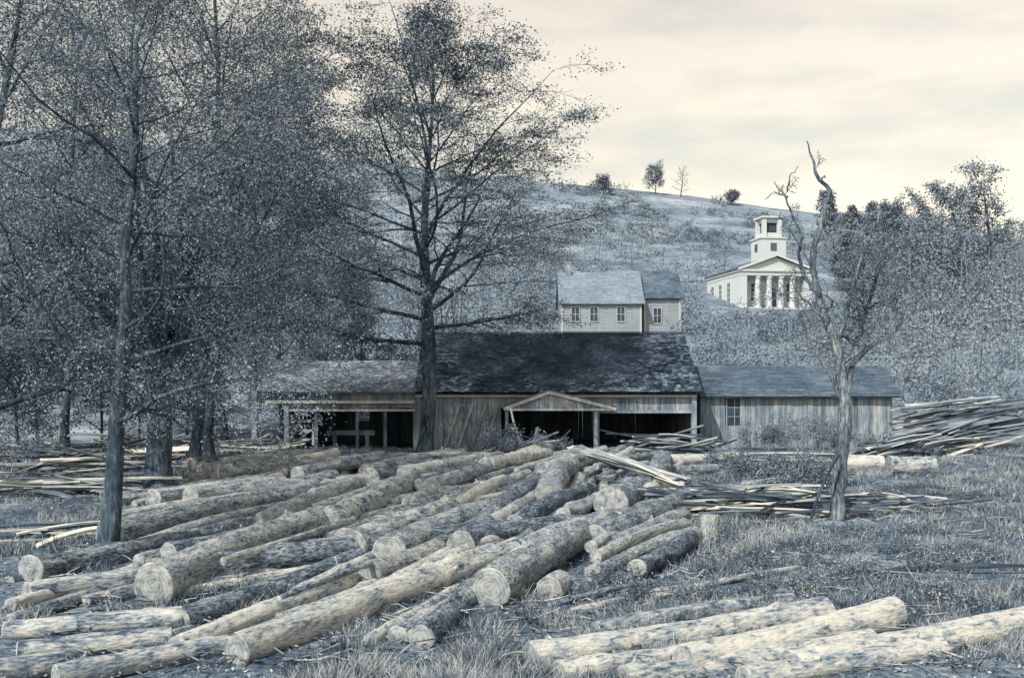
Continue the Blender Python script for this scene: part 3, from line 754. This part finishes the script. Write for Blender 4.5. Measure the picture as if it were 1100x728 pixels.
for a in [
 (165,627,46,352,557,32,0,False,'thick log with sawn face at the pile edge'),
 (12,646,15,335,546,15,.06,True,'long slender pale pole across the log pile'),
 (335,546,15,440,512,13,.06,True),
 (12,622,9,120,590,7,0,False,'thin crooked stick on the ground'),
 (10,664,14,190,612,12,0,False),
 (255,697,36,532,597,31,0,True,'long smooth pale log with tapered tip'),
 (190,694,28,374,622,24,0,True),
 (192,664,28,395,594,23,0,False),
 (300,664,18,402,626,16,0,True),
 (345,655,16,470,618,14,0,False),
 (5,676,22,196,662,28,0,True,'pale peeled log end lying across the yard'),
 (20,697,24,184,683,26,.0,True),
 (60,724,26,245,690,22,0,True),
 (-60,722,26,70,708,24,0,False),
 (92,643,14,150,628,12,0,False),
 (374,587,42,482,548,31,0,True,'stout pale log with broad sawn end'),
 (418,592,38,540,545,27,0,False,'stout log with notched bark and sawn end'),
 (398,614,28,470,588,24,-.02,False),
 (495,583,28,578,516,20,.05,False,'log scored with dark bands of bark'),
 (527,630,42,655,560,29,0,False,'thick dark log with broad sawn end'),
 (590,630,28,602,622,26,0,True,'short sawn bolt of pale wood'),
 (656,540,34,712,494,22,.1,False),
 (590,532,30,613,500,20,.1,False),
 (613,548,18,623,512,12,0,True),
 (638,614,22,745,572,20,0,False),
 (684,607,20,742,575,18,.1,False),
 (640,596,14,735,560,12,.25,False),
 (352,560,30,438,517,24,.05,True),
 (285,560,26,385,520,20,0,False),
 (262,542,22,352,512,18,0,False),
 (228,506,22,312,498,22,.05,False,'log lying crosswise behind the pile'),
 (205,528,16,300,513,14,0,True),
 (455,560,20,520,522,16,.12,True),(440,540,18,500,512,14,.1,False),
 (545,604,20,600,572,16,0,True),(560,585,16,640,556,14,.1,True),
 (530,560,20,580,530,16,.1,False),
 (480,548,18,540,515,14,.15,True),
 # weathered row packed side by side, sunk in the grass
 (570,704,36,885,655,36,-.06,True,'massive weathered log half sunk in the grass'),
 (600,720,30,900,672,30,-.05,True,'massive weathered log half sunk in the grass'),
 (735,706,32,960,656,36,.02,True,'heavy pale log with sawn end in grass'),
 (670,726,28,935,686,28,-.05,True,'massive weathered log half sunk in the grass'),
 (590,688,18,765,660,18,-.03,False),
 (640,674,20,850,644,20,-.03,True),
 (700,658,12,850,634,12,-.01,False),
 (800,726,30,1010,694,30,-.05,True,'massive weathered log half sunk in the grass'),
 (850,712,36,1110,664,36,-.05,True,'heavy pale log half sunk in grass'),
 (612,655,10,735,628,9,0,False),
 (955,499,22,1003,499,22,.0,True,'short pale log by the board stack'),
 (908,497,17,948,497,17,0,True,'short pale log by the board stack'),
 (716,493,13,790,489,12,0,True),(720,505,10,770,502,10,0,False),(800,520,10,860,512,9,0,False),
 (300,508,8,470,492,7,.1,True),(310,500,8,505,488,6,.2,True),(330,516,8,480,503,7,.1,True),
 (300,496,7,420,489,6,.3,False),(350,493,7,500,486,6,.35,True),(330,505,8,455,497,7,.25,False),
 (225,492,8,300,488,8,.1,False),(640,500,8,715,487,8,.3,False),
 (700,640,8,862,607,6,.02,True,'thin pale pole lying in the weeds'),
 (590,648,7,700,622,6,.02,False,'thin pole lying in the weeds'),
 (240,600,9,380,556,7,.38,True,'thin pale pole lying over the pile'),
 (300,640,7,420,596,6,.25,False,'thin dark pole lying over the pile'),
 ]:
    survey_log(*a)

def segd(a0,a1,b0,b1):
    m = 9
    for i in range(8):
        p = a0.lerp(a1,i/7)
        for j in range(8):
            q = b0.lerp(b1,j/7); d = (p-q).length
            if d < m: m = d
    return m
R = random.Random(58)
for lay, zl, tries, lim, ov in ((0,0,4200,150,.6),(1,.22,800,14,.7)):
    cnt = 0
    for i in range(tries):
        if cnt > lim: break
        y = R.uniform(10.3,34) if R.random() < .6 else R.uniform(12,22)
        if y < 14.5: b = R.uniform(20,480)
        else: b = R.uniform(110 if y < 24 else 190, 660 if y < 20 else 700)
        if lay and (y > 33 or y < 15.5 or b < 300): continue
        early = i < 2800
        x = bx(b,y); an = R.gauss(.28,.07)+(.35 if y < 14 and b < 260 else 0)+(.12 if b < 330 else 0); L = R.uniform(4,8.5) if early else R.uniform(2,5)
        r = R.choice((.10,.13,.16,.19,.22,.25) if early else (.05,.08,.11,.14))*R.uniform(.9,1.1); p1 = Vector((x,y,zl+r-.04)); p2 = p1+Vector((math.sin(an)*L,math.cos(an)*L,R.uniform(-.06,.06)-.02*lay))
        if p2.y > 39.5: continue
        if all((abs(q1.y-p1.y) > 11) or segd(p1,p2,q1,q2) > (r+rr)*ov for q1,q2,rr in LOGS):
            pale = R.random() < .42
            make_log(p1,r,p2,r*R.uniform(.72,.95),M_barkl if pale else M_bark,200+i+lay*5000,'pale peeled log in the pile' if pale else 'rough barked log lying in the pile'); cnt += 1

# stump-post beside the boards
D = gd(582)
e = MB(); e.tube([Vector((0,0,-.05)),Vector((0,0,.1)),Vector((.01,0,.46))],[.2,.165,.16],14)
st = e.build('stump', M_bark, smooth=True); st.location = (bx(762,D),D,0)
q = MB(); q.tube([Vector((.01,0,.45)),Vector((.01,0,.475))],[.158,.15],14,cap=True); q.build('cut_end', M_ring, st)
tag(st,'short upright sawn stump beside the board heap','stump')

# ---------------------------------------------------------------- planks
def plank(c, az, tilt, L, w=.2, t=.035, roll=0, label='weathered sawn board in a loose heap', group='loose boards about the yard', seed=0, mat=None):
    R = random.Random(seed); m = MB(); n = 6; warp = R.uniform(-.13,.13); side = R.uniform(-.09,.09)
    for i in range(n+1):
        z = -L/2+L*i/n; o = warp*(1-(2*i/n-1)**2); s = side*(1-(2*i/n-1)**2); ww = w*R.uniform(.85,1.1)
        m.v += [(-ww/2+s,-t/2+o,z),(ww/2+s,-t/2+o,z),(ww/2+s,t/2+o,z),(-ww/2+s,t/2+o,z)]
    for i in range(n):
        b = i*4
        for k in range(4): m.f.append((b+k,b+(k+1)%4,b+4+(k+1)%4,b+4+k)); m.t.append(.5)
    m.f += [(3,2,1,0),(n*4,n*4+1,n*4+2,n*4+3)]; m.t += [.5,.5]
    o = m.build('board', mat or M_plank)
    d = Vector((math.cos(az)*math.cos(tilt), math.sin(az)*math.cos(tilt), math.sin(tilt)))
    up = Vector((0,0,1)); u = up.cross(d).normalized(); nn = d.cross(u)
    Mx = Matrix((u,nn,d)).transposed().to_4x4() @ Matrix.Rotation(roll,4,'Z')
    Mx.translation = c; o.matrix_world = Mx
    tag(o,label,'board',group)
    return o
R = random.Random(12); s = 0
def heap(n, cx, cy, wx, wy, z1, az, azs, L, ts=.03, w=(.12,.26), label='weathered sawn board in a loose heap', group='loose boards about the yard', z0=.03, t=.035, mat=None, tm=0):
    global s
    for i in range(n):
        s += 1; h = (i/n); l = R.uniform(*L)
        plank(Vector((cx+R.uniform(-wx,wx)*(1-.5*h), cy+R.uniform(-wy,wy)*(1-.6*h), z0+z1*h+R.uniform(0,.03))), R.gauss(az,azs), R.gauss(tm,ts), l, R.uniform(*w), t, R.gauss(0,.25), label, group, s, mat)
heap(92, bx(800,21.4),21.9,1.8,1.5,.42,.16,.27,(1.4,4.2),.07,(.025,.08),'thin slab edging in a low heap','slab edgings in the low heap',t=.035,mat=M_plankm)
heap(26, bx(950,22.3),22.8,1.8,1.2,.22,-.1,.4,(1.2,3.2),.07,(.025,.07),'thin slab edging in a low heap','slab edgings in the low heap',t=.035,mat=M_plankm)
heap(9, 2.75,25.4,.45,.5,.22,-.92,.08,(3.5,4.3),.02,(.16,.24),'pale board thrown across the logs','pale boards over the logs',z0=.62,tm=-.15)
heap(30, bx(725,36),37,1.4,1.2,.85,-.4,.35,(2.0,4),.12,(.08,.2),mat=M_plankd)
heap(12, bx(830,35),36,2.4,1.0,.2,.02,.12,(3,5),.02,label='pale board lying before the shed')
heap(72, bx(1050,42.6),43.5,2.8,2.4,1.9,.3,.16,(3.0,5.5),.05,(.1,.24),'weathered board in a sloping stack','boards of the sloping stack',t=.035,mat=M_plankm,tm=.12)
heap(34, bx(990,39),39.5,2.0,1.5,.6,.5,.3,(2,4.2),.1,(.1,.2),'weathered board in a sloping stack','boards of the sloping stack',mat=M_plankm,tm=.08)
heap(26, bx(70,33),33,3.5,3,.7,.5,.5,(2.5,5),.1)
heap(16, bx(60,25),26,1.8,1.5,.35,.2,.5,(2,4),.07)
heap(16, bx(150,38),38,2.4,1.5,.9,.9,.6,(2,4),.2)
heap(12, bx(250,39),39.5,1.8,1.2,.5,.1,.4,(2,4),.12)
heap(10, bx(50,18),18.5,1.2,1.5,.12,.4,.4,(1.5,3),.03,(.06,.14))
heap(4, bx(1010,14.8),14.8,1.0,.3,.06,.12,.05,(2.5,3.5),.02,(.05,.09),'thin pole lying in the grass','poles lying in the grass',mat=M_plankd)
heap(16, bx(570,37),38,1.4,.9,.8,.8,.9,(1.2,2.8),.45,(.06,.14),'splintered slab at the mill entrance','slabs at the mill entrance',mat=M_plankd)
plank(Vector((bx(886,20.2),20.25,.62)), .2, math.radians(66), 1.6, .05,.04,0,'narrow slat leaning on the gnarled tree','slats leaning on the tree',900,M_plankd)

# ---------------------------------------------------------------- shrubs, weeds, grass, chips
def shrub(x,y,z,h,w,n,seed,label,mat=M_grass,ls=.05):
    R = random.Random(seed); mb = MB(); tips = []
    P = base_P(seg=[1,6,4,3], kids=[0,5,4], start=[0,.35,.1], wob=[0,.12,.25,.3], up=[0,.04,.03,0], rmin=.004, ratio=[0,.45,.5], ang=[None,lambda t:.6,lambda t:.7], sides=[4,4,3,3])
    for k in range(n):
        a = R.random()*6.28; s_ = R.random()
        grow(R,mb,tips,Vector((math.cos(a)*w*.3*R.random(),math.sin(a)*w*.3*R.random(),-.05)),Vector((math.cos(a)*s_*w/h*.7,math.sin(a)*s_*w/h*.7,1)),h*R.uniform(.45,1),.012,1,P)
    e = empty('shrub',(x,y,z)); mb.build('stem',M_snag,e)
    V,t = leafcloud([tuple(p) for p in tips],2,(.09,.09,.07),ls,seed); quads('foliage',V,t,mat,e)
    tag(e,label,'shrub','shrubs around the yard')
for i,(b,y,h,w) in enumerate([(812,42,1.1,1.4),(835,41.5,1.4,1.5),(860,41,1.7,1.8),(885,41.5,1.6,1.6),(905,42,1.3,1.5),(935,41,1.0,1.3),
        (800,30,.8,1.2),(822,29,.9,1.3),(845,28.5,1.0,1.3),(868,29,.9,1.3),(835,26,.7,1.1),(880,27,.7,1.0),
        (548,37.5,1.2,1.3),(575,37,1.0,1.2),(530,38,1.2,1.2),(600,38,.8,1.2),
        (35,40,2.2,2),(10,30,2,2),(780,33,.7,1.2)]):
    shrub(bx(b,y),y,0,h,w,9,400+i,'wispy tangled weeds in the rough grass',M_leaf,.035)
rs = random.Random(44)
for i in range(30):     # low ragged weeds in the near grass
    y = rs.uniform(12.2,20); b = rs.uniform(640,1060)
    shrub(bx(b,y),y,0,rs.uniform(.2,.42),rs.uniform(.35,.8),6,600+i,'low ragged weed clump in the grass',M_grass,.016)

def grass():
    g = np.random.default_rng(6); n = 270000
    y = 9.0+ (g.random(n)**1.7)*34; b = g.uniform(-40,1140,n); x = (b-550)/F*y
    dens = np.array([mn.noise(Vector((float(a)*.35,float(c)*.35,7)))+.8*mn.noise(Vector((float(a)*1.5,float(c)*1.5,2))) for a,c in zip(x,y)])
    keep = (dens > -.13+np.where(b < 300,.15,0))
    x,y,dens = x[keep],y[keep],dens[keep]; n = len(x)
    h = (.02+.15*g.random(n)**2+.22*np.clip(dens,0,1)); a = g.random(n)*6.28; w = .004+.006*g.random(n)+y*.0003
    l = g.normal(0,.7,(n,2))*h[:,None]
    V = np.zeros((n,3,3)); V[:,0,0] = x-np.cos(a)*w; V[:,0,1] = y-np.sin(a)*w; V[:,1,0] = x+np.cos(a)*w; V[:,1,1] = y+np.sin(a)*w
    V[:,2,0] = x+l[:,0]; V[:,2,1] = y+l[:,1]; V[:,2,2] = h; V[:,:2,2] = -.05
    T = np.clip(g.random(n)*.7+.1+dens*.35,0,1)
    o = quads('grass',V.reshape(-1,3),T,M_grass,k=3)
    tag(o,'ragged tufts of grass and weeds over the yard','grass',kind='stuff')
    n = 32000; y = 9.0+(g.random(n)**1.5)*34; b = g.uniform(-40,1140,n); x = (b-550)/F*y
    A = np.stack([x,y,np.full(n,.04)],axis=1)
    V,t = leafcloud(A,1,(.05,.05,.015),.026,8,2.5)
    o = quads('wood_chips',V,t,M_chip)
    tag(o,'bark scraps and wood chips littering the ground','wood chips',kind='stuff')
    mb = MB(); R = random.Random(3)
    for i in range(3800):
        y = 10+R.random()**1.4*28; x = bx(R.uniform(50,1060),y); a = R.random()*6.28; L_ = R.uniform(.12,.6)
        p = Vector((x,y,R.uniform(.0,.1))); m_ = p+Vector((math.cos(a),math.sin(a),R.uniform(0,.3)))*L_*.5; q = m_+Vector((math.cos(a+.4),math.sin(a+.4),R.uniform(-.2,.3)))*L_*.5
        mb.tube([p,m_,q],[.011,.009,.004],3,R.random()*.85)
    o = mb.build('twigs',M_chip)
    tag(o,'broken twigs and branches scattered on the ground','twigs',kind='stuff')
grass()

# ---------------------------------------------------------------- light, sky, camera
sun_dir = Vector((-.55,-.78,0)).normalized()*math.cos(math.radians(44))+Vector((0,0,math.sin(math.radians(44))))
ld = bpy.data.lights.new('sun','SUN'); ld.energy = 5.0; ld.angle = math.radians(.6); ld.color = (1,.97,.89)
lo = bpy.data.objects.new('sun',ld); lo.rotation_euler = (-sun_dir).to_track_quat('-Z','Y').to_euler(); COL.objects.link(lo)
w = bpy.data.worlds.new('World'); scene.world = w; w.use_nodes = True
nt = w.node_tree; N = nt.nodes; L = nt.links
bg = N['Background']; bg.inputs['Strength'].default_value = .15
sky = N.new('ShaderNodeTexSky'); sky.sky_type = 'NISHITA'; sky.sun_disc = False
sky.sun_elevation = math.radians(44); sky.sun_rotation = math.atan2(sun_dir.x,sun_dir.y)
hs = N.new('ShaderNodeHueSaturation'); hs.inputs['Saturation'].default_value = .33; L.new(sky.outputs[0],hs.inputs['Color'])
tc = N.new('ShaderNodeTexCoord'); sx = N.new('ShaderNodeSeparateXYZ'); L.new(tc.outputs['Generated'],sx.inputs[0])
mr = N.new('ShaderNodeMapRange'); mr.inputs[1].default_value = .1; mr.inputs[2].default_value = .42; L.new(sx.outputs[2],mr.inputs[0])
mx = N.new('ShaderNodeMix'); mx.data_type = 'RGBA'; mx.inputs[6].default_value = (1.40,1.17,.84,1); mx.inputs[7].default_value = (1.85,1.58,1.24,1)
L.new(mr.outputs[0],mx.inputs[0])
mr2 = N.new('ShaderNodeMapRange'); mr2.inputs[1].default_value = .45; mr2.inputs[2].default_value = .8; L.new(sx.outputs[2],mr2.inputs[0])
mx2 = N.new('ShaderNodeMix'); mx2.data_type = 'RGBA'; mx2.inputs[7].default_value = (1.40,1.42,1.38,1)
L.new(mr2.outputs[0],mx2.inputs[0]); L.new(mx.outputs[2],mx2.inputs[6])
mp = N.new('ShaderNodeMapping'); mp.inputs['Scale'].default_value = (2.0,2.0,8.0); mp.inputs['Rotation'].default_value = (0,.25,0); L.new(tc.outputs['Generated'],mp.inputs[0])
ns = N.new('ShaderNodeTexNoise'); ns.inputs['Scale'].default_value = 1.9; ns.inputs['Detail'].default_value = 6; L.new(mp.outputs[0],ns.inputs['Vector'])
cr = N.new('ShaderNodeValToRGB'); cr.color_ramp.elements[0].position = .34; cr.color_ramp.elements[0].color = (.74,.80,.87,1)
cr.color_ramp.elements[1].position = .52; cr.color_ramp.elements[1].color = (1,1,1,1); L.new(ns.outputs['Fac'],cr.inputs[0])
m1 = N.new('ShaderNodeMix'); m1.data_type = 'RGBA'; m1.blend_type = 'MULTIPLY'; m1.inputs[0].default_value = 1
L.new(hs.outputs[0],m1.inputs[6]); L.new(mx2.outputs[2],m1.inputs[7])
m2 = N.new('ShaderNodeMix'); m2.data_type = 'RGBA'; m2.blend_type = 'MULTIPLY'; m2.inputs[0].default_value = 1
L.new(m1.outputs[2],m2.inputs[6]); L.new(cr.outputs[0],m2.inputs[7]); L.new(m2.outputs[2],bg.inputs['Color'])

cd = bpy.data.cameras.new('camera'); cam = bpy.data.objects.new('camera',cd); COL.objects.link(cam)
cam.location = (0,0,EYE); cam.rotation_euler = (math.pi/2,0,0); cd.lens = 36; cd.sensor_width = 36; cd.shift_y = .0418; cd.clip_end = 3000
scene.camera = cam
